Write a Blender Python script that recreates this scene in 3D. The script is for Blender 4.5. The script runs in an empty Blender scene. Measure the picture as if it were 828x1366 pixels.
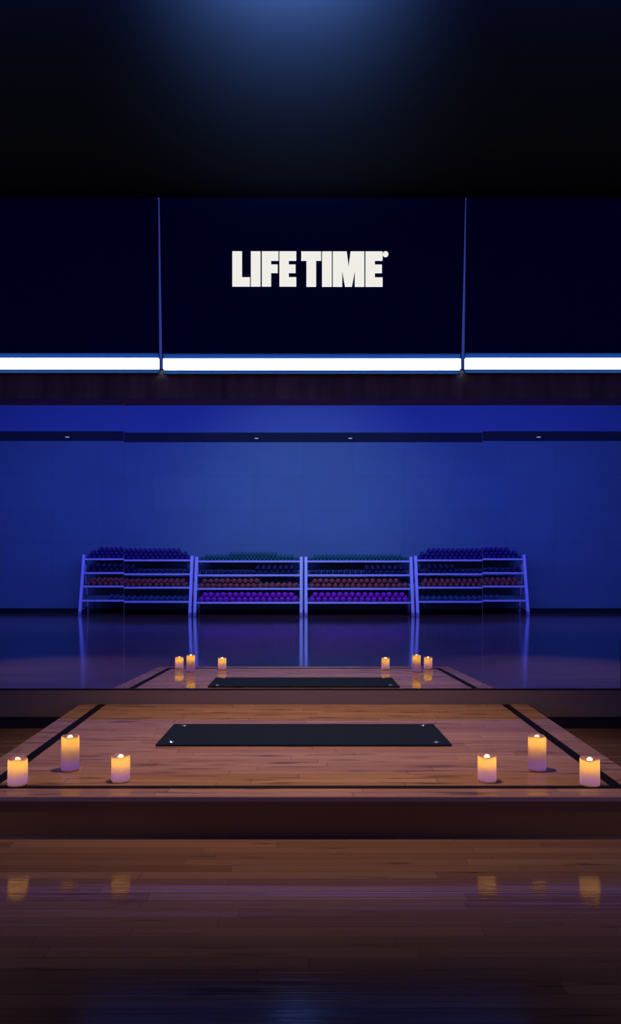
import bpy, bmesh, math, random
from mathutils import Vector, Matrix
random.seed(7)
PI = math.pi
sc = bpy.context.scene
COL = sc.collection
C = 5.2            # camera to mirror wall (m)
HC = 1.1           # lens height (m)
S = 180.0          # photo pixels per metre on the mirror wall
CX, CY = 405.0, 773.0
F = S * C

def P(x, y, d):
    """a measured photo point at depth d (in units of C) -> metres"""
    return Vector(((x - CX) * d / S, (d - 1) * C, HC + (CY - y) * d / S))
def PX(x, d): return (x - CX) * d / S
def PZ(y, d): return HC + (CY - y) * d / S

# ------------------------------------------------------------------ materials
def mat(name):
    m = bpy.data.materials.new(name); m.use_nodes = True
    nt = m.node_tree; nt.nodes.clear()
    out = nt.nodes.new('ShaderNodeOutputMaterial')
    return m, nt, out
def N(nt, t, **kw):
    n = nt.nodes.new(t)
    for k, v in kw.items():
        if k in n.inputs: n.inputs[k].default_value = v
        else: setattr(n, k, v)
    return n
def pbr(name, color, rough=.5, metal=0, bump=0, bscale=60, var=0, coat=0, spec=.5, nscale=8):
    m, nt, out = mat(name)
    b = N(nt, 'ShaderNodeBsdfPrincipled')
    b.inputs['Base Color'].default_value = (*color, 1)
    b.inputs['Roughness'].default_value = rough
    b.inputs['Metallic'].default_value = metal
    b.inputs['Coat Weight'].default_value = coat
    b.inputs['Specular IOR Level'].default_value = spec
    nt.links.new(b.outputs[0], out.inputs[0])
    tc = N(nt, 'ShaderNodeTexCoord')
    if var:
        nz = N(nt, 'ShaderNodeTexNoise'); nz.inputs['Scale'].default_value = nscale; nz.inputs['Detail'].default_value = 4
        nt.links.new(tc.outputs['Object'], nz.inputs['Vector'])
        mx = N(nt, 'ShaderNodeMix', data_type='RGBA')
        mx.inputs['A'].default_value = (*[c * (1 - var) for c in color], 1)
        mx.inputs['B'].default_value = (*[min(1, c * (1 + var)) for c in color], 1)
        nt.links.new(nz.outputs['Fac'], mx.inputs['Factor'])
        nt.links.new(mx.outputs['Result'], b.inputs['Base Color'])
    if bump:
        nz2 = N(nt, 'ShaderNodeTexNoise'); nz2.inputs['Scale'].default_value = bscale; nz2.inputs['Detail'].default_value = 3
        nt.links.new(tc.outputs['Object'], nz2.inputs['Vector'])
        bp = N(nt, 'ShaderNodeBump'); bp.inputs['Strength'].default_value = bump; bp.inputs['Distance'].default_value = .003
        nt.links.new(nz2.outputs['Fac'], bp.inputs['Height']); nt.links.new(bp.outputs[0], b.inputs['Normal'])
    return m
def emis(name, color, s):
    m, nt, out = mat(name)
    e = N(nt, 'ShaderNodeEmission'); e.inputs[0].default_value = (*color, 1); e.inputs[1].default_value = s
    nt.links.new(e.outputs[0], out.inputs[0]); return m

def wood(name, stops, row=.057, length=.9, rough=(.08, .16), gap=.35, streak=.5, coat=0, spec=.5, seed=0.0, wave=3.5, wamp=.12, marks=(.62, .72, .42)):
    """strip planks running along X, a colour of its own for each board"""
    m, nt, out = mat(name); L = nt.links
    tc = N(nt, 'ShaderNodeTexCoord'); sp = N(nt, 'ShaderNodeSeparateXYZ'); L.new(tc.outputs['Object'], sp.inputs[0])
    def M(op, a, b=None, c=None):
        n = N(nt, 'ShaderNodeMath', operation=op)
        for i, v in enumerate((a, b, c)):
            if v is None: continue
            if isinstance(v, (int, float)): n.inputs[i].default_value = v
            else: L.new(v, n.inputs[i])
        return n.outputs[0]
    yr = M('DIVIDE', M('ADD', sp.outputs['Y'], 100.0 + seed), row)
    ri = M('FLOOR', yr); rf = M('FRACT', yr)
    wn = N(nt, 'ShaderNodeTexWhiteNoise', noise_dimensions='1D'); L.new(ri, wn.inputs['W'])
    xs = M('DIVIDE', M('ADD', M('ADD', sp.outputs['X'], 50.0), M('MULTIPLY', wn.outputs['Value'], 13.0)), length)
    xi = M('FLOOR', xs); xf = M('FRACT', xs)
    cb = N(nt, 'ShaderNodeCombineXYZ'); L.new(xi, cb.inputs[0]); L.new(ri, cb.inputs[1])
    w2 = N(nt, 'ShaderNodeTexWhiteNoise', noise_dimensions='2D'); L.new(cb.outputs[0], w2.inputs['Vector'])
    # grain: long streaks along X, shifted for each board
    cg = N(nt, 'ShaderNodeCombineXYZ')
    L.new(M('ADD', M('MULTIPLY', sp.outputs['X'], 1.3), M('MULTIPLY', w2.outputs['Value'], 40.0)), cg.inputs[0])
    L.new(M('MULTIPLY', sp.outputs['Y'], 42.0), cg.inputs[1])
    nz = N(nt, 'ShaderNodeTexNoise'); nz.inputs['Scale'].default_value = 1.4; nz.inputs['Detail'].default_value = 5; nz.inputs['Roughness'].default_value = .6
    L.new(cg.outputs[0], nz.inputs['Vector'])
    cr = N(nt, 'ShaderNodeValToRGB'); el = cr.color_ramp.elements
    el[0].position = 0; el[0].color = (*stops[0], 1); el[1].position = 1; el[1].color = (*stops[-1], 1)
    for i, s_ in enumerate(stops[1:-1]):
        e = el.new((i + 1) / (len(stops) - 1)); e.color = (*s_, 1)
    f = M('ADD', M('MULTIPLY', w2.outputs['Value'], 1 - streak), M('MULTIPLY', nz.outputs['Fac'], streak))
    L.new(f, cr.inputs[0])
    # dark mineral marks
    cm = N(nt, 'ShaderNodeCombineXYZ'); L.new(M('MULTIPLY', sp.outputs['X'], 2.2), cm.inputs[0]); L.new(M('MULTIPLY', sp.outputs['Y'], 26.0), cm.inputs[1])
    nm = N(nt, 'ShaderNodeTexNoise'); nm.inputs['Scale'].default_value = 1.0; nm.inputs['Detail'].default_value = 6; L.new(cm.outputs[0], nm.inputs['Vector'])
    mr = N(nt, 'ShaderNodeMapRange'); mr.inputs['From Min'].default_value = marks[0]; mr.inputs['From Max'].default_value = marks[1]
    mr.inputs['To Min'].default_value = 1; mr.inputs['To Max'].default_value = marks[2]
    L.new(nm.outputs['Fac'], mr.inputs['Value'])
    # joints
    ge = M('MINIMUM', M('MINIMUM', rf, M('SUBTRACT', 1.0, rf)), M('MULTIPLY', M('MINIMUM', xf, M('SUBTRACT', 1.0, xf)), length / row))
    gm = N(nt, 'ShaderNodeMapRange'); gm.inputs['From Min'].default_value = .01; gm.inputs['From Max'].default_value = .04
    gm.inputs['To Min'].default_value = gap; gm.inputs['To Max'].default_value = 1; L.new(ge, gm.inputs['Value'])
    v = M('MULTIPLY', mr.outputs[0], gm.outputs[0])
    mx = N(nt, 'ShaderNodeMix', data_type='RGBA', blend_type='MULTIPLY'); mx.inputs['Factor'].default_value = 1
    cc = N(nt, 'ShaderNodeCombineColor'); [L.new(v, cc.inputs[i]) for i in range(3)]
    L.new(cr.outputs[0], mx.inputs['A']); L.new(cc.outputs[0], mx.inputs['B'])
    b = N(nt, 'ShaderNodeBsdfPrincipled'); L.new(mx.outputs['Result'], b.inputs['Base Color'])
    rr = N(nt, 'ShaderNodeMapRange'); rr.inputs['To Min'].default_value = rough[0]; rr.inputs['To Max'].default_value = rough[1]
    L.new(nz.outputs['Fac'], rr.inputs['Value']); L.new(rr.outputs[0], b.inputs['Roughness'])
    b.inputs['Specular IOR Level'].default_value = spec; b.inputs['Coat Weight'].default_value = coat
    # very small waviness along the boards: stretches reflections towards the viewer
    nb = N(nt, 'ShaderNodeTexNoise'); nb.inputs['Scale'].default_value = 3; nb.inputs['Detail'].default_value = 2
    cw = N(nt, 'ShaderNodeCombineXYZ'); L.new(M('MULTIPLY', sp.outputs['X'], .15), cw.inputs[0]); L.new(M('MULTIPLY', sp.outputs['Y'], wave), cw.inputs[1]); L.new(cw.outputs[0], nb.inputs['Vector'])
    bp = N(nt, 'ShaderNodeBump'); bp.inputs['Strength'].default_value = wamp; bp.inputs['Distance'].default_value = .004
    L.new(nb.outputs['Fac'], bp.inputs['Height']); L.new(bp.outputs[0], b.inputs['Normal'])
    L.new(b.outputs[0], out.inputs[0]); return m

def wall_mat(name, base, grid=None, rough=.7):
    m, nt, out = mat(name); L = nt.links
    tc = N(nt, 'ShaderNodeTexCoord')
    nz = N(nt, 'ShaderNodeTexNoise'); nz.inputs['Scale'].default_value = .9; nz.inputs['Detail'].default_value = 6
    L.new(tc.outputs['Object'], nz.inputs['Vector'])
    mx = N(nt, 'ShaderNodeMix', data_type='RGBA')
    mx.inputs['A'].default_value = (*[c * .88 for c in base], 1); mx.inputs['B'].default_value = (*[c * 1.12 for c in base], 1)
    L.new(nz.outputs['Fac'], mx.inputs['Factor'])
    b = N(nt, 'ShaderNodeBsdfPrincipled'); b.inputs['Roughness'].default_value = rough
    col = mx.outputs['Result']
    if grid:
        mp = N(nt, 'ShaderNodeMapping'); mp.inputs['Rotation'].default_value = (PI / 2, 0, 0)
        L.new(tc.outputs['Object'], mp.inputs[0])
        br = N(nt, 'ShaderNodeTexBrick', offset=0.0); br.inputs['Scale'].default_value = 1
        br.inputs['Brick Width'].default_value = grid[0]; br.inputs['Row Height'].default_value = grid[1]; br.inputs['Mortar Size'].default_value = .01
        br.inputs['Color1'].default_value = (1, 1, 1, 1); br.inputs['Color2'].default_value = (.93, .93, .93, 1); br.inputs['Mortar'].default_value = (.82, .82, .82, 1)
        L.new(mp.outputs[0], br.inputs['Vector'])
        m2 = N(nt, 'ShaderNodeMix', data_type='RGBA', blend_type='MULTIPLY'); m2.inputs['Factor'].default_value = 1
        L.new(col, m2.inputs['A']); L.new(br.outputs['Color'], m2.inputs['B']); col = m2.outputs['Result']
    L.new(col, b.inputs['Base Color']); L.new(b.outputs[0], out.inputs[0]); return m

M_floor = wood('floor_wood', [(.10, .045, .03), (.20, .105, .065), (.25, .14, .085), (.31, .18, .11)], row=.06, length=1.1, rough=(.05, .08), streak=.5, gap=.65, wave=38, wamp=.10, spec=.65)
M_stage = wood('stage_wood', [(.15, .065, .03), (.36, .19, .10), (.44, .25, .135), (.62, .40, .23)], row=.070, length=.85, rough=(.03, .06), streak=.6, gap=.45, spec=.1, seed=.02, marks=(.56, .66, .35))
M_skirt = pbr('stage_skirt_laminate', (.24, .12, .022), .6, var=.15, nscale=3, spec=.1)
M_nose = pbr('stage_nosing', (.42, .25, .12), .3, spec=.25)
M_tape = pbr('black_inlay', (.004, .004, .005), .6, spec=.1)
M_kick = wall_mat('taupe_laminate', (.19, .14, .115), rough=.65)
M_black = pbr('black_vinyl', (.006, .006, .008), .5)
M_blackwall = pbr('black_paint', (.012, .012, .016), .8)
M_ceil = pbr('ceiling_paint', (.018, .022, .03), .95, spec=.02)
M_highceil = pbr('high_ceiling_paint', (.11, .09, .08), .9)
M_soffit = pbr('soffit_paint', (.10, .11, .13), .8)
M_fascia = pbr('fascia_paint', (.07, .14, .22), .8)
M_backwall = wall_mat('back_wall_panels', (.12, .26, .25), grid=(1.6, 1.1), rough=.75)
M_side = wall_mat('side_wall', (.25, .27, .3))
M_val = None
def valance_mat():
    m, nt, out = mat('valance_wood'); L = nt.links
    tc = N(nt, 'ShaderNodeTexCoord'); mp = N(nt, 'ShaderNodeMapping'); mp.inputs['Scale'].default_value = (9, 9, .8)
    L.new(tc.outputs['Object'], mp.inputs[0])
    nz = N(nt, 'ShaderNodeTexNoise'); nz.inputs['Scale'].default_value = 1.3; nz.inputs['Detail'].default_value = 6; L.new(mp.outputs[0], nz.inputs['Vector'])
    cr = N(nt, 'ShaderNodeValToRGB'); cr.color_ramp.elements[0].position = .3; cr.color_ramp.elements[0].color = (.16, .09, .075, 1)
    cr.color_ramp.elements[1].position = .75; cr.color_ramp.elements[1].color = (.40, .25, .20, 1)
    L.new(nz.outputs['Fac'], cr.inputs[0])
    b = N(nt, 'ShaderNodeBsdfPrincipled'); b.inputs['Roughness'].default_value = .5
    L.new(cr.outputs[0], b.inputs['Base Color']); L.new(b.outputs[0], out.inputs[0]); return m
M_val = valance_mat()
M_mirror = pbr('mirror_silver', (.86, .88, .90), 0.0, 1)
M_metal = pbr('brushed_aluminium', (.55, .57, .62), .35, 1)
M_seam = emis('backlit_seam', (.06, .10, .60), .40)
M_halo = pbr('blue_halo_strip', (.004, .035, .17), .6, spec=.05)  # blue colour imitates the halo of the light bars
M_led = emis('led_diffuser', (.55, .78, 1.0), 4.0)
M_screen = pbr('screen_glass', (.002, .002, .009), .55, spec=.12)
_b = [n for n in M_screen.node_tree.nodes if n.type == 'BSDF_PRINCIPLED'][0]
_b.inputs['Emission Color'].default_value = (0, .01, 1, 1); _b.inputs['Emission Strength'].default_value = .009
M_frame = pbr('screen_bezel', (.004, .004, .006), .4)
M_logo = emis('lit_letters', (.87, .85, .80), 1.0)
M_logo_edge = emis('lit_letter_edge', (.95, .96, 1.0), 1.15)
M_mat = pbr('foam_mat', (.008, .018, .042), .9, bump=.25, bscale=300, var=.1, spec=.08)
M_eye = pbr('steel_eyelet', (.75, .75, .8), .25, 1)
M_paint = pbr('white_rack_paint', (.72, .74, .78), .4)
M_tray = pbr('rack_tray_grey', (.10, .20, .16), .5)
M_violet = pbr('violet_edge_glint', (.09, .07, .55), .5)  # violet stands in for light caught on a polished edge
M_foot = pbr('rubber_foot', (.3, .32, .4), .6)
COLS = {'indigo': (.035, .022, .15), 'green': (.01, .17, .10), 'navy': (.014, .018, .055), 'red': (.42, .10, .05),
        'teal': (.03, .10, .16), 'purple': (.46, .03, .42)}
M_db = {k: pbr('neoprene_' + k, v, .45, bump=.1) for k, v in COLS.items()}
M_grille = pbr('speaker_cloth', (.01, .01, .014), .8, bump=.5, bscale=400)

# ------------------------------------------------------------------ mesh helpers
def link(name, bm, mt, parent=None, smooth=False, bev=0):
    me = bpy.data.meshes.new(name)
    bmesh.ops.recalc_face_normals(bm, faces=bm.faces)
    if smooth:
        for f in bm.faces: f.smooth = True
    bm.to_mesh(me); bm.free()
    for m_ in (mt if isinstance(mt, (list, tuple)) else [mt]): me.materials.append(m_)
    o = bpy.data.objects.new(name, me); COL.objects.link(o)
    if parent: o.parent = parent
    if bev:
        md = o.modifiers.new('bevel', 'BEVEL'); md.width = bev; md.segments = 2; md.limit_method = 'ANGLE'
    return o
def box(bm, x0, x1, y0, y1, z0, z1, mi=0):
    vs = [bm.verts.new(p) for p in ((x0, y0, z0), (x1, y0, z0), (x1, y1, z0), (x0, y1, z0), (x0, y0, z1), (x1, y0, z1), (x1, y1, z1), (x0, y1, z1))]
    for q in ((0, 1, 2, 3), (4, 5, 6, 7), (0, 1, 5, 4), (1, 2, 6, 5), (2, 3, 7, 6), (3, 0, 4, 7)):
        f = bm.faces.new([vs[i] for i in q]); f.material_index = mi
def hexa(bm, a, b, mi=0):
    """a, b: two quads (4 points each) joined to a solid"""
    va = [bm.verts.new(p) for p in a]; vb = [bm.verts.new(p) for p in b]
    for f in (va, vb): bm.faces.new(f).material_index = mi
    for i in range(4): bm.faces.new((va[i], va[(i + 1) % 4], vb[(i + 1) % 4], vb[i])).material_index = mi
def poly(bm, pts, y0, y1, mi=0):
    va = [bm.verts.new((x, y0, z)) for x, z in pts]; vb = [bm.verts.new((x, y1, z)) for x, z in pts]
    bm.faces.new(va).material_index = mi; bm.faces.new(vb).material_index = mi
    n = len(pts)
    for i in range(n): bm.faces.new((va[i], va[(i + 1) % n], vb[(i + 1) % n], vb[i])).material_index = mi
def lathe(bm, prof, seg=32, closed_ends=True, axis='Z', off=(0, 0, 0), mi=0, wob=None):
    rings = []
    for r, z in prof:
        ring = []
        for k in range(seg):
            a = 2 * PI * k / seg
            rr, zz = (r, z) if wob is None else wob(r, z, a)
            p = (rr * math.cos(a), rr * math.sin(a), zz)
            if axis == 'Y': p = (p[0], p[2], p[1])
            ring.append(bm.verts.new((p[0] + off[0], p[1] + off[1], p[2] + off[2])))
        rings.append(ring)
    for a, b in zip(rings, rings[1:]):
        for k in range(seg): bm.faces.new((a[k], a[(k + 1) % seg], b[(k + 1) % seg], b[k])).material_index = mi
    if closed_ends:
        bm.faces.new(rings[0]).material_index = mi; bm.faces.new(rings[-1]).material_index = mi
def boxo(name, mt, x0, x1, y0, y1, z0, z1, parent=None, bev=0):
    bm = bmesh.new(); box(bm, x0, x1, y0, y1, z0, z1); return link(name, bm, mt, parent, bev=bev)
def struct(o): o['kind'] = 'structure'; return o
def tag(o, label, cat, group=None):
    o['label'] = label; o['category'] = cat
    if group: o['group'] = group
    return o
def empty(name, loc=(0, 0, 0)):
    o = bpy.data.objects.new(name, None); COL.objects.link(o); o.location = loc; o.empty_display_size = .1; return o

# ------------------------------------------------------------------ the room
W = 12.0
YB = -3.30 * C                  # back wall, behind the camera
ZT = 6.62                       # high ceiling
Z_MB, Z_MT = PZ(918.5, 1), PZ(534, 1)      # mirror bottom / top
struct(boxo('floor', M_floor, -W, W, YB - .2, .3, -.1, 0))
struct(boxo('wall_front', M_blackwall, -W, W, .02, .3, 0, ZT))
struct(boxo('wall_back', M_backwall, -W, W, YB - .2, YB, 0, ZT))
struct(boxo('wall_left', M_side, -W - .2, -W, YB - .2, .3, 0, ZT))
struct(boxo('wall_right', M_side, W, W + .2, YB - .2, .3, 0, ZT))
struct(boxo('ceiling', M_highceil, -W - .2, W + .2, YB - .2, .3, ZT, ZT + .15))
struct(boxo('ceiling_stage', M_ceil, -W, W, -.96 * C, .02, 3.87, 4.12))
# soffit with downlights at the far end
ys = -3.015 * C; zs = PZ(577, 4.015)
struct(boxo('ceiling_soffit', M_soffit, -W, W, YB, ys - .02, zs, ZT))
struct(boxo('trim_fascia', M_fascia, -W, W, ys - .02, ys, zs, ZT))
struct(boxo('baseboard_back', M_black, -W, W, YB, YB + .015, 0, .145))
struct(boxo('wall_kickboard', M_kick, -W, W, -.012, .02, 0, Z_MB - .012))
struct(boxo('baseboard_front', M_black, -W, W, -.022, -.012, 0, .085))
struct(boxo('trim_mirror_channel', M_black, -W, W, -.010, .02, Z_MB - .012, Z_MB))
struct(boxo('trim_edge_glint', M_violet, -W, W, -.082, .0, Z_MT - .012, PZ(533.5, .985) - .0005))  # added strip, coloured as the lit line along the mirror's top edge
# wooden valance over the mirror
vd = .985
struct(boxo('trim_valance', M_val, -W, W, (vd - 1) * C, .02, PZ(533.5, vd), PZ(494, vd), bev=.004))

# mirror panes
xm0, xm1 = PX(165.3, 1), PX(643.3, 1)
def pane(x0, x1, tilt, label):
    o = boxo('wall_mirror', M_mirror, x0, x1, 0, .006, Z_MB, Z_MT)
    # turn about its lower edge
    for v in o.data.vertices: v.co.z -= Z_MB
    o.location.z = Z_MB; o.rotation_euler.x = tilt
    return tag(o, label, 'mirror', 'wall mirror panes behind the stage')
g = .0011
w_side = 2.65
pane(xm0 + g, xm1 - g, 0, 'wide frameless wall mirror pane centred behind the stage')
pane(xm0 - g - 3.2, xm0 - g, .0011, 'frameless wall mirror pane at the left, its seam over the reflected left rack')
pane(xm1 + g, xm1 + g + 3.2, .0011, 'frameless wall mirror pane at the right, its seam over the reflected right rack')
for x in (xm0, xm1):
    struct(boxo('trim_mirror_seam', M_metal, x - g, x + g, .001, .008, Z_MB, Z_MT))

# ------------------------------------------------------------------ video screens and light bars
dB, dT = .985, .9687
def scr(xl0, xr0, xl1, xr1, label, logo=False):
    """front quad: bottom-left/right pixels at y 477, top-left/right at y 264"""
    r = empty('video_screen', (0, 0, 0)); 
    a = [P(xl0, 476.5, dB), P(xr0, 476.5, dB), P(xr1, 264, dT), P(xl1, 264, dT)]
    th = Vector((0, .045, .004))
    cen = sum(a, Vector()) / 4
    bm = bmesh.new(); hexa(bm, a, [p + th for p in a]); link('cabinet', bm, M_frame, r, bev=.002)
    inn = [cen + (p - cen) * .995 + Vector((0, -.0025, 0)) for p in a]
    bm = bmesh.new(); hexa(bm, inn, [p + Vector((0, .006, 0)) for p in inn]); link('display_panel', bm, M_screen, r)
    return tag(r, label, 'screen', 'row of dark video screens above the mirror')
s_mid = scr(216.0, 615.4, 212.5, 620.6, 'dark video screen in the middle showing large white lit lettering')
s_l = scr(-190, 211.8, -197, 210.4, 'blank dark video screen left of the lettered one')
s_r = scr(619.8, 1020, 622.4, 1030, 'blank dark video screen right of the lettered one')
# backlit seams in the gaps
for x0a, x1a, x0b, x1b in ((211.8, 216.1, 210.2, 212.6), (615.4, 619.8, 620.6, 622.6)):
    a = [P(x0a, 492, .990), P(x1a, 492, .990), P(x1b, 264, .9735), P(x0b, 264, .9735)]
    bm = bmesh.new(); hexa(bm, a, [p + Vector((0, .01, 0)) for p in a])
    struct(link('trim_light_seam', bm, M_seam))
# logo letters: pixel outlines on the middle screen
L1 = lambda x, y: (300 + x / 7.527, 325 + y / 7.527)
L2 = lambda x, y: (400 + x / 6.624, 325 + y / 6.624)
letters = [
 ('letter_l', L1, [(75, 83), (171, 83), (171, 343), (250, 343), (250, 433), (75, 433)]),
 ('letter_i', L1, [(261, 83), (356, 83), (356, 433), (261, 433)]),
 ('letter_f', L1, [(371, 83), (536, 83), (536, 174), (463, 174), (463, 215), (529, 215), (529, 297), (463, 297), (463, 433), (371, 433)]),
 ('letter_e', L1, [(547, 83), (715, 83), (715, 174), (640, 174), (640, 215), (708, 215), (708, 297), (640, 297), (640, 342), (715, 342), (715, 433), (547, 433)]),
 ('letter_t', L2, [(11, 74), (186, 74), (186, 153), (142, 153), (142, 383), (57, 383), (57, 153), (11, 153)]),
 ('letter_i', L2, [(195, 74), (280, 74), (280, 383), (195, 383)]),
 ('letter_m', L2, [(290, 74), (412, 74), (429, 210), (446, 74), (567, 74), (567, 383), (484, 383), (484, 245), (458, 383), (398, 383), (372, 240), (372, 383), (290, 383)]),
 ('letter_e', L2, [(578, 74), (728, 74), (728, 153), (660, 153), (660, 190), (722, 190), (722, 263), (660, 263), (660, 303), (728, 303), (728, 383), (578, 383)]),
]
def scr_pt(x, y, off):
    t = (476.5 - y) / (476.5 - 264); d = dB + (dT - dB) * t
    p = P(x, y, d); p.y -= off; return p
def letter(name, pts, mt):
    bm = bmesh.new()
    va = [bm.verts.new(scr_pt(x, y, .010)) for x, y in pts]; vb = [bm.verts.new(scr_pt(x, y, .002)) for x, y in pts]
    bm.faces.new(va); bm.faces.new(vb)
    n = len(pts)
    for i in range(n): bm.faces.new((va[i], va[(i + 1) % n], vb[(i + 1) % n], vb[i])).material_index = 1
    return link(name, bm, mt, s_mid)
for nm, fn, pts in letters:
    letter(nm, [fn(x, y) for x, y in pts], [M_logo, M_logo_edge])
letter('registered_mark', [(513.9 + 3.7 * math.cos(a * PI / 10), 339.6 + 3.7 * math.sin(a * PI / 10)) for a in range(20)], [M_logo, M_logo_edge])

def bar(x0, x1, y0, y1, label):
    r = empty('light_bar', (0, 0, 0))
    d = .974
    a0, a1 = P(x0, y1, d), P(x1, y0, d)
    boxo('diffuser', M_led, a0.x, a1.x, a0.y, a0.y + .03, a0.z, a1.z, r, bev=.004)
    boxo('housing', M_metal, a0.x, a1.x, a0.y + .03, .02, a0.z - .004, a1.z + .002, r)
    z0, z1 = a0.z, a1.z  # strips added above and below the bar to imitate its blue bloom
    bm = bmesh.new()
    yb = a0.y + .045
    hexa(bm, [(a0.x, yb, z1 + .004), (a1.x, yb, z1 + .004), (a1.x, a0.y - .004, z1 + .032), (a0.x, a0.y - .004, z1 + .032)],
         [(a0.x, yb + .01, z1 + .010), (a1.x, yb + .01, z1 + .010), (a1.x, a0.y + .002, z1 + .038), (a0.x, a0.y + .002, z1 + .038)])
    link('upper_halo_strip', bm, M_halo, r)
    bm = bmesh.new()
    hexa(bm, [(a0.x, yb, z0 - .002), (a1.x, yb, z0 - .002), (a1.x, a0.y + .002, z0 - .036), (a0.x, a0.y + .002, z0 - .036)],
         [(a0.x, yb + .02, z0 - .002), (a1.x, yb + .02, z0 - .002), (a1.x, a0.y + .02, z0 - .036), (a0.x, a0.y + .02, z0 - .036)])
    link('lower_halo_strip', bm, M_halo, r)
    return tag(r, label, 'light', 'glowing white light bars under the screens')
bar(-200, 211.3, 477.2, 490.6, 'long glowing white light bar under the left blank screen')
bar(217.2, 614.6, 478.0, 491.8, 'long glowing white light bar under the lettered middle screen')
bar(620.6, 1030, 477.2, 490.6, 'long glowing white light bar under the right blank screen')

# ------------------------------------------------------------------ stage
SH = .178
hb, hf = 297 / S, 276 / S
yf = -(1 - .576) * C
def slab(name, mt, xb, xf, yb, yfr, z0, z1, parent, bev=0):
    bm = bmesh.new()
    q = lambda z: [(-xf, yfr, z), (xf, yfr, z), (xb, yb, z), (-xb, yb, z)]
    hexa(bm, q(z0), q(z1)); return link(name, bm, mt, parent, bev=bev)
st = empty('stage', (0, 0, 0))
tag(st, 'low wooden stage platform with glossy plank deck and black inlaid border line', 'stage')
slab('deck', M_stage, hb, hf, -.0225, yf, SH - .022, SH, st)
slab('skirt', M_skirt, hb - .012, hf - .012, -.0225, yf + .012, 0, SH - .022, st)
slab('nosing', M_nose, hf + .002, hf + .002, yf, yf - .014, SH - .024, SH + .0006, st, bev=.005)
tb, tf = 267.5 / S, 250.5 / S
yt = -(1 - .599) * C
for s in (-1, 1):
    bm = bmesh.new()
    w2 = .027
    q = lambda z: [(s * tf - w2, yt - .022, z), (s * tf + w2, yt - .022, z), (s * tb + w2, -.0225, z), (s * tb - w2, -.0225, z)]
    hexa(bm, q(SH - .001), q(SH + .0012)); link('inlay_line', bm, M_tape, st)
boxo('inlay_line', M_tape, -tf + .027, tf - .027, yt - .022, yt + .020, SH - .001, SH + .0012, st)

# ------------------------------------------------------------------ exercise mat
mt = empty('exercise_mat', (0, 0, SH))
tag(mt, 'thin black exercise mat with metal eyelets lying across the stage', 'mat')
myb, myf = -.149 * C, -.2555 * C
mhw = 147.4 / S
mh = .012
bm = bmesh.new()
box(bm, -mhw, mhw, myf, myb, 0.0015, mh); link('foam_pad', bm, M_mat, mt, bev=.004)
for sx in (-1, 1):
    for yy in (myb - .055, myf + .055):
        bm = bmesh.new()
        lathe(bm, [(.008, 0), (.008, .003), (.012, .0042), (.018, .003), (.019, 0)], 24, False, off=(sx * (mhw - .075), yy, mh))
        link('eyelet', bm, M_eye, mt, smooth=True)

# ------------------------------------------------------------------ candles
def wax_mat():
    m, nt, out = mat('candle_wax'); L = nt.links
    d = N(nt, 'ShaderNodeBsdfDiffuse'); d.inputs[0].default_value = (.24, .15, .34, 1)
    t = N(nt, 'ShaderNodeBsdfTranslucent'); t.inputs[0].default_value = (.92, .72, .50, 1)
    mx = N(nt, 'ShaderNodeMixShader'); mx.inputs[0].default_value = .66
    L.new(d.outputs[0], mx.inputs[1]); L.new(t.outputs[0], mx.inputs[2])
    g_ = N(nt, 'ShaderNodeBsdfGlossy'); g_.inputs['Roughness'].default_value = .35
    m2 = N(nt, 'ShaderNodeMixShader'); m2.inputs[0].default_value = .04
    L.new(mx.outputs[0], m2.inputs[1]); L.new(g_.outputs[0], m2.inputs[2]); L.new(m2.outputs[0], out.inputs[0]); return m
M_wax = wax_mat()
M_flame = emis('flame', (1.0, .66, .20), 16.0)
M_wick = pbr('wick', (.02, .015, .01), .8)
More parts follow.
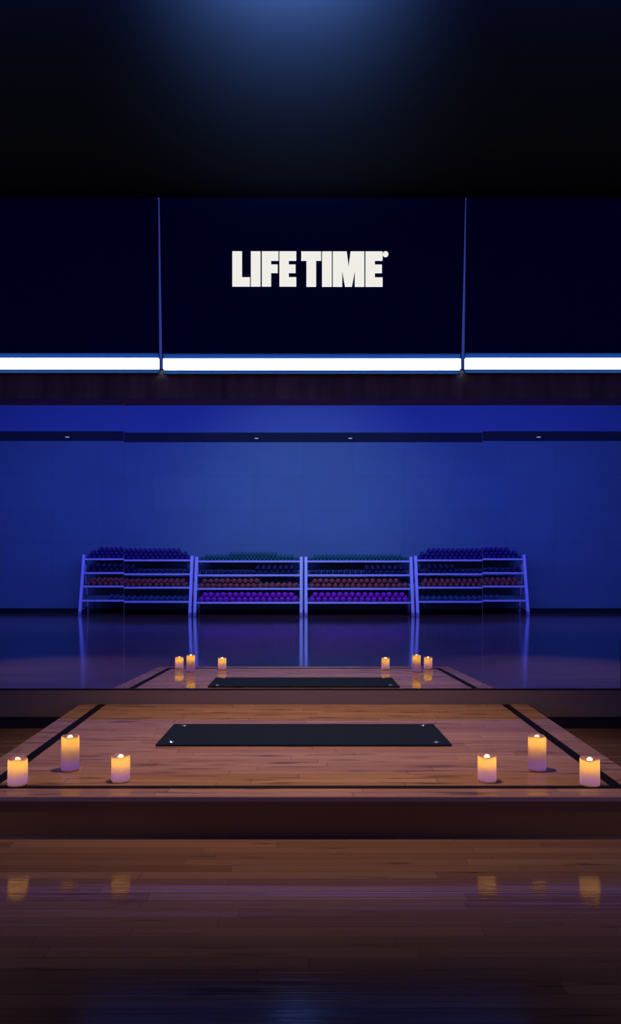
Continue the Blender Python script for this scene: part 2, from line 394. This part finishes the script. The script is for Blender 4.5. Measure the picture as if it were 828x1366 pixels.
def candle(x, yb, d, dia_px, h_px, label, group, power, rnd):
    r = dia_px * d / S / 2; h = h_px * d / S
    X = PX(x, d); Y = (d - 1) * C
    e = empty('pillar_candle', (X, Y, SH + .0008)); tag(e, label, 'candle', group)
    rn = random.Random(rnd)
    ph = [rn.uniform(0, 6.28) for _ in range(4)]
    def wob(rr, z, a):
        t = max(0, z / h)
        f = 1 + .012 * math.sin(3 * a + ph[0]) * t + .008 * math.sin(7 * a + ph[1])
        dz = .0022 * (math.sin(2 * a + ph[2]) + .6 * math.sin(5 * a + ph[3])) if z > h * .9 else 0
        return rr * f, z + dz
    prof = [(r * .955, 0), (r, .004), (r * 1.0, h * .35), (r * .99, h * .7), (r * .985, h - .010), (r * .96, h - .004), (r * .90, h - .0008), (r * .84, h - .002), (r * .80, h - .005),
            (r * .70, h - .010), (r * .45, h - .013), (r * .10, h - .014)]
    bm = bmesh.new(); lathe(bm, prof, 40, True, wob=wob); link('wax_body', bm, M_wax, e, smooth=True)
    bm = bmesh.new(); lathe(bm, [(r * .92, .004), (r * .92, .008), (r * .86, .010)], 32); link('glow_blocker', bm, M_black, e, smooth=True)  # unseen dark disc, added to block the warm glow at the foot
    bm = bmesh.new(); lathe(bm, [(.0013, h - .014), (.0013, h - .002)], 8); link('wick', bm, M_wick, e)
    bm = bmesh.new()
    fz = h - .018
    lathe(bm, [(.0006, fz), (.006, fz + .002), (.0105, fz + .006), (.0110, fz + .010), (.0085, fz + .0145), (.0040, fz + .018), (.0003, fz + .0195)], 16, True)
    link('flame', bm, M_flame, e, smooth=True)
    for nm, z, p_, rad, colr in (('glow_inside', h - .025, power * .20, .006, (1.0, .55, .01)), ('base_tint_lamp', .018, .045, .006, (.07, .02, 1.0))):  # the low blue one is an added lamp tinting the wax foot
        ld = bpy.data.lights.new(nm, 'POINT'); ld.energy = p_; ld.color = colr; ld.shadow_soft_size = rad
        lo = bpy.data.objects.new(nm, ld); COL.objects.link(lo); lo.parent = e; lo.location = (0, 0, z)
gl, gr = 'pillar candles on the left of the stage', 'pillar candles on the right of the stage'
candle(23.5, 1047, .606, 25.5, 36, 'short lit pillar candle at the far left, on the corner of the black border', gl, .55, 1)
candle(93.7, 1028.5, .652, 23.5, 46.5, 'tall lit pillar candle on the left side of the stage', gl, .50, 2)
candle(161, 1042, .617, 24.5, 35, 'short lit pillar candle on the left, nearest to the mat', gl, .50, 3)
candle(649.3, 1042, .617, 24.5, 35, 'short lit pillar candle on the right, nearest to the mat', gr, .50, 4)
candle(716, 1028.5, .652, 23.5, 46.5, 'tall lit pillar candle on the right side of the stage', gr, .50, 5)
candle(786.3, 1047, .606, 25.5, 36, 'short lit pillar candle at the far right, on the corner of the black border', gr, .55, 6)

# ------------------------------------------------------------------ dumbbell racks (behind the camera, seen in the mirror)
names = ['first', 'second', 'third', 'fourth']
YF = -3.08 * C                      # front feet
def leg_seg(bm, p, q, w, dpt):
    p, q = Vector(p), Vector(q)
    hexa(bm, [p + Vector((-w, -dpt, 0)), p + Vector((w, -dpt, 0)), p + Vector((w, dpt, 0)), p + Vector((-w, dpt, 0))],
         [q + Vector((-w, -dpt, 0)), q + Vector((w, -dpt, 0)), q + Vector((w, dpt, 0)), q + Vector((-w, dpt, 0))])
def legy(z, H): return -.42 * z / H
def rack(x0p, x1p, H, tiers, label):
    x0, x1 = PX(x0p, 4.08), PX(x1p, 4.08); cx = (x0 + x1) / 2; hw = (x1 - x0) / 2
    e = empty('dumbbell_rack', (cx, YF, 0)); tag(e, label, 'rack', 'white four tier dumbbell racks along the back wall')
    for s in (-1, 1):
        bm = bmesh.new(); leg_seg(bm, (s * hw, 0, .03), (s * hw, legy(H, H), H), .045, .035); link('front_leg', bm, M_paint, e, bev=.008)
        bm = bmesh.new(); leg_seg(bm, (s * hw, -.86, .03), (s * hw, legy(H, H) - .10, H - .04), .03, .03); link('rear_leg', bm, M_paint, e, bev=.006)
        bm = bmesh.new(); leg_seg(bm, (s * hw, -.03, .20), (s * hw, -.83, .20), .02, .0); bm.free()
        boxo('side_brace', M_paint, s * hw - .02, s * hw + .02, -.80, -.06, .16, .21, e)
        for yy, ww in ((0, .055), (-.86, .04)):
            bm = bmesh.new(); leg_seg(bm, (s * hw, yy, 0), (s * hw, yy - .008, .10), ww * .85, .045); link('foot', bm, M_foot, e, bev=.006)
    for z in tiers:
        y0 = legy(z, H) + .03
        x_a, x_b = -hw + .04, hw - .04
        sh = bmesh.new()
        hexa(sh, [(x_a, y0, z - .02), (x_b, y0, z - .02), (x_b, y0 - .46, z + .115), (x_a, y0 - .46, z + .115)],
             [(x_a, y0, z - .008), (x_b, y0, z - .008), (x_b, y0 - .46, z + .127), (x_a, y0 - .46, z + .127)])
        o = link('shelf', sh, M_tray, e)
        boxo('lip', M_paint, x_a, x_b, y0, y0 + .018, z - .028, z + .028, o, bev=.004)
        boxo('back_rail', M_tray, x_a, x_b, y0 - .475, y0 - .46, z + .10, z + .165, o)
    return cx, hw
def dumb_bm(bm, R, Ln, M4=None, mi=0):
    n0 = len(bm.verts)
    hl = Ln * .33
    for s in (-1, 1):
        a, b = s * (Ln / 2 - hl), s * Ln / 2
        lathe(bm, [(R * .8, a), (R, a + s * R * .18), (R, b - s * R * .35), (R * .86, b - s * R * .1), (R * .45, b)], 10, True, axis='Y', mi=mi)
    lathe(bm, [(R * .36, -Ln / 2 + hl), (R * .36, Ln / 2 - hl)], 8, False, axis='Y', mi=mi)
    if M4 is not None:
        bm.verts.ensure_lookup_table()
        for v in bm.verts[n0:]: v.co = M4 @ v.co
MESH = {}
def dumb_mesh(c, R, Ln):
    k = (c, R)
    if k not in MESH:
        bm = bmesh.new(); dumb_bm(bm, R, Ln)
        bmesh.ops.recalc_face_normals(bm, faces=bm.faces)
        for f in bm.faces: f.smooth = True
        me = bpy.data.meshes.new(c + '_dumbbell'); bm.to_mesh(me); bm.free(); me.materials.append(M_db[c]); MESH[k] = me
    return MESH[k]
ckeys = list(COLS)
pile = bmesh.new()
TILT = math.atan2(.135, .46)
def load(cx, hw, H, z, c, R, pitch, rows, solo, label, group, dz, jit=.004):
    """rows: list of (start fraction, end fraction) of the shelf filled in each row"""
    y0 = legy(z, H) + .03
    Ln = .26
    for r, (f0, f1) in enumerate(rows):
        xa = cx - hw + .06 + R; xb = cx + hw - .06 - R
        n = int((xb - xa) / pitch)
        off = (r % 2) * pitch * .5
        for i in range(n + 1 - (r % 2)):
            x = xa + ((xb - xa) - n * pitch) / 2 + i * pitch + off
            f = (x - xa) / (xb - xa)
            if f < f0 or f > f1: continue
            yy = YF + y0 - .145 - r * dz * .45
            zz = z - .008 + R / math.cos(TILT) + (.145 + r * dz * .45) * math.tan(TILT) + r * dz * .86
            loc = Vector((x + random.uniform(-jit, jit), yy, zz + random.uniform(0, .003)))
            if solo[r]:
                o = bpy.data.objects.new('dumbbell', dumb_mesh(c, R, Ln)); COL.objects.link(o)
                o.location = loc; o.rotation_euler = (-TILT, random.uniform(0, 1), 0)
                tag(o, label, 'dumbbell', group)
            else:
                dumb_bm(pile, R, Ln, Matrix.Translation(loc) @ Matrix.Rotation(-TILT, 4, 'X'), ckeys.index(c))
outer_t = [1.686, 1.26, .849, .421]; inner_t = [1.654, 1.228, .813, .392]
spec = [(106.5, 253.2, 1.83, outer_t), (259.6, 401.6, 1.80, inner_t), (408.0, 550.6, 1.80, inner_t), (556.9, 704.0, 1.83, outer_t)]
what = ['leftmost reflected rack, holding indigo, navy, red and teal dumbbells', 'reflected rack left of centre, with green dumbbells on top and purple below',
        'reflected rack right of centre, with green dumbbells on top and purple below', 'rightmost reflected rack, holding indigo, navy, red and teal dumbbells']
where = ['leftmost', 'left of centre', 'right of centre', 'rightmost']
for i, (a, b, H, T) in enumerate(spec):
    cx, hw = rack(a, b, H, T, 'white metal ' + what[i])
    def lg(c, tier):
        return ('small %s dumbbell on the %s shelf of the %s reflected rack' % (c, tier, where[i]), '%s dumbbells on the %s rack' % (c, where[i]))
    outer = i in (0, 3)
    if outer:
        load(cx, hw, H, T[0], 'indigo', .062, .150, [(0, 1), (.03, .97), (.10, .90)], [0, 0, 0], *lg('indigo', 'top'), dz=.105)
        load(cx, hw, H, T[1], 'navy', .066, .176, [(0, 1), (.02, .45) if i == 0 else (.1, .35), ], [0, 0], *lg('navy', 'second'), dz=.13)
        load(cx, hw, H, T[2], 'red', .066, .172, [(0, 1), (.02, .98)], [1, 1], *lg('red', 'third'), dz=.105)
        load(cx, hw, H, T[3], 'teal', .066, .176, [(.22, 1) if i == 0 else (0, .80)], [1], *lg('teal', 'bottom'), dz=.13)
    else:
        load(cx, hw, H, T[0], 'green', .045, .115, [(0, 1), (.03, .97)] + ([(.3, .8)] if i == 1 else []), [0, 0, 0], *lg('green', 'top'), dz=.075)
        load(cx, hw, H, T[1], 'navy', .066, .176, [(0, 1), (.55, .96)], [1, 0], *lg('navy', 'second'), dz=.13)
        load(cx, hw, H, T[2], 'red', .076, .178, [(0, 1), (.0, .62) if i == 1 else (0, .92)], [1, 1], *lg('red', 'third'), dz=.15)
        load(cx, hw, H, T[3], 'purple', .080, .188, [(0, 1), (0, 1)], [1, 1], *lg('purple', 'bottom'), dz=.145)
o = link('dumbbell_stacks', pile, [M_db[k] for k in ckeys], None, smooth=True)
o['kind'] = 'stuff'; tag(o, 'remaining indigo, green and navy dumbbells heaped on the upper rack shelves', 'dumbbells')
print('solo dumbbells', len([x for x in bpy.data.objects if x.name.startswith('dumbbell') and x.get('category') == 'dumbbell']))

# ------------------------------------------------------------------ downlights in the far soffit
M_dl = emis('dim_lamp_lens', (.45, .55, 1.0), .9)
for x, lb in ((90, 'dim recessed downlight farthest left in the reflected soffit'), (342, 'dim recessed downlight left of centre in the reflected soffit'),
              (467, 'dim recessed downlight right of centre in the reflected soffit'), (718, 'dim recessed downlight farthest right in the reflected soffit')):
    d = 4.17
    e = empty('downlight', (PX(x, d), -(d - 1) * C, zs)); tag(e, lb, 'light', 'recessed downlights in the soffit')
    bm = bmesh.new(); lathe(bm, [(.062, -.001), (.066, -.012), (.085, -.016), (.09, -.001)], 28, False); link('trim_ring', bm, M_soffit, e, smooth=True)
    bm = bmesh.new(); lathe(bm, [(.062, -.001), (.062, -.010), (.03, -.016)], 28, True); link('lens', bm, M_dl, e, smooth=True)

# ------------------------------------------------------------------ dark loudspeaker standing right of the stage, its edge seen in the mirror
d = 1.15
x0 = PX(824.5, 1.235); ztop = PZ(857, d)
e = empty('floor_speaker', (x0 + .2, -.15 * C - .21, 0)); tag(e, 'black box-shaped floor unit, only its edge reflected at the right', 'speaker')
boxo('cabinet', M_black, -.2, .2, -.2, .2, .015, ztop, e, bev=.01)
boxo('grille', M_grille, -.17, .17, -.212, -.2, .05, ztop - .04, e)
for sx in (-1, 1):
    for sy in (-1, 1):
        bm = bmesh.new(); lathe(bm, [(.02, 0), (.022, .016)], 16, off=(sx * .16, sy * .16, 0)); link('foot', bm, M_black, e)

# ------------------------------------------------------------------ lights
def area(name, loc, target, sx, sy, power, color, spread=PI):
    l = bpy.data.lights.new(name, 'AREA'); l.shape = 'RECTANGLE'; l.size = sx; l.size_y = sy; l.energy = power; l.color = color; l.spread = spread
    o = bpy.data.objects.new(name, l); COL.objects.link(o); o.location = loc
    o.rotation_euler = (Vector(target) - Vector(loc)).to_track_quat('-Z', 'Y').to_euler(); return o
def spot(name, loc, target, power, color, ang, blend=1, rad=.05):
    l = bpy.data.lights.new(name, 'SPOT'); l.energy = power; l.color = color; l.spot_size = math.radians(ang); l.spot_blend = blend; l.shadow_soft_size = rad
    o = bpy.data.objects.new(name, l); COL.objects.link(o); o.location = loc
    o.rotation_euler = (Vector(target) - Vector(loc)).to_track_quat('-Z', 'Y').to_euler(); return o
# blue wash of the back wall, from added lamps kept out of view
area('blue_wash', (0, -1.9 * C, 5.12), (0, YB, 2.0), 21, .25, 1150, (.085, .10, 1.0))
spot('centre_wash', (0, -1.85 * C, 5.15), (0, YB, 3.0), 700, (.42, .50, .70), 80)
# added blue fill lamp towards the stage, from far down the room
area('blue_front_fill', (0, -2.6 * C, 6.15), (0, -.3 * C, .3), 20, .5, 16, (.2, .14, 1.0), math.radians(90))
# added blue lamps out of view at both sides, tinting the candles
for sx in (-1, 1):
    spot('side_fill', (sx * 5.5, -.98 * C, 1.3), (sx * .9, -.38 * C, .25), 260, (.12, .11, 1.0), 34, 1, .12)
# warm pool on the stage
spot('stage_spot', (0, -.37 * C, 3.84), (0, -.85, .1), 430, (1.0, .65, .42), 76, 1, .10)
# added lamps out of view, faintly warming the floor at both sides
for sx in (-1, 1):
    spot('side_floor_fill', (sx * 4.2, -.75 * C, 3.80), (sx * 2.9, -.62 * C, 0), 200, (1.0, .75, .75), 58, 1, .12)
# blue light thrown along the lower ceiling
el = math.radians(47)
spot('ceiling_uplight', (-.07, -.52 * C, 3.46), (-.07, -.52 * C + math.cos(el), 3.46 + math.sin(el)), 1000, (.22, .42, 1.0), 84, 1, .3)
area('ceiling_wide', (0, -.56 * C, 3.62), (0, -.56 * C + .5, 4.2), 5, .10, 110, (.05, .17, 1.0), math.radians(90))  # second lamp, added to tint the ceiling's corners

w = bpy.data.worlds.new('World'); sc.world = w; w.use_nodes = True
w.node_tree.nodes['Background'].inputs[0].default_value = (.005, .006, .012, 1)

# ------------------------------------------------------------------ camera
cam = bpy.data.cameras.new('Camera'); co = bpy.data.objects.new('Camera', cam); COL.objects.link(co)
co.location = (0, -C, HC); co.rotation_euler = (PI / 2, 0, 0)
cam.sensor_fit = 'VERTICAL'; cam.sensor_height = 36; cam.sensor_width = 36
cam.lens = 36 * F / 1366
cam.shift_y = (CY - 683) / 1366; cam.shift_x = (414 - CX) / 1366
cam.clip_end = 200
sc.camera = co
vs = sc.view_settings
vs.view_transform = 'Standard'; vs.look = 'None'; vs.exposure = 0; vs.gamma = 1; vs.use_curve_mapping = False
cy = sc.cycles
cy.use_denoising = True
cy.max_bounces = 10; cy.diffuse_bounces = 4; cy.glossy_bounces = 6; cy.transmission_bounces = 6
cy.sample_clamp_indirect = 6
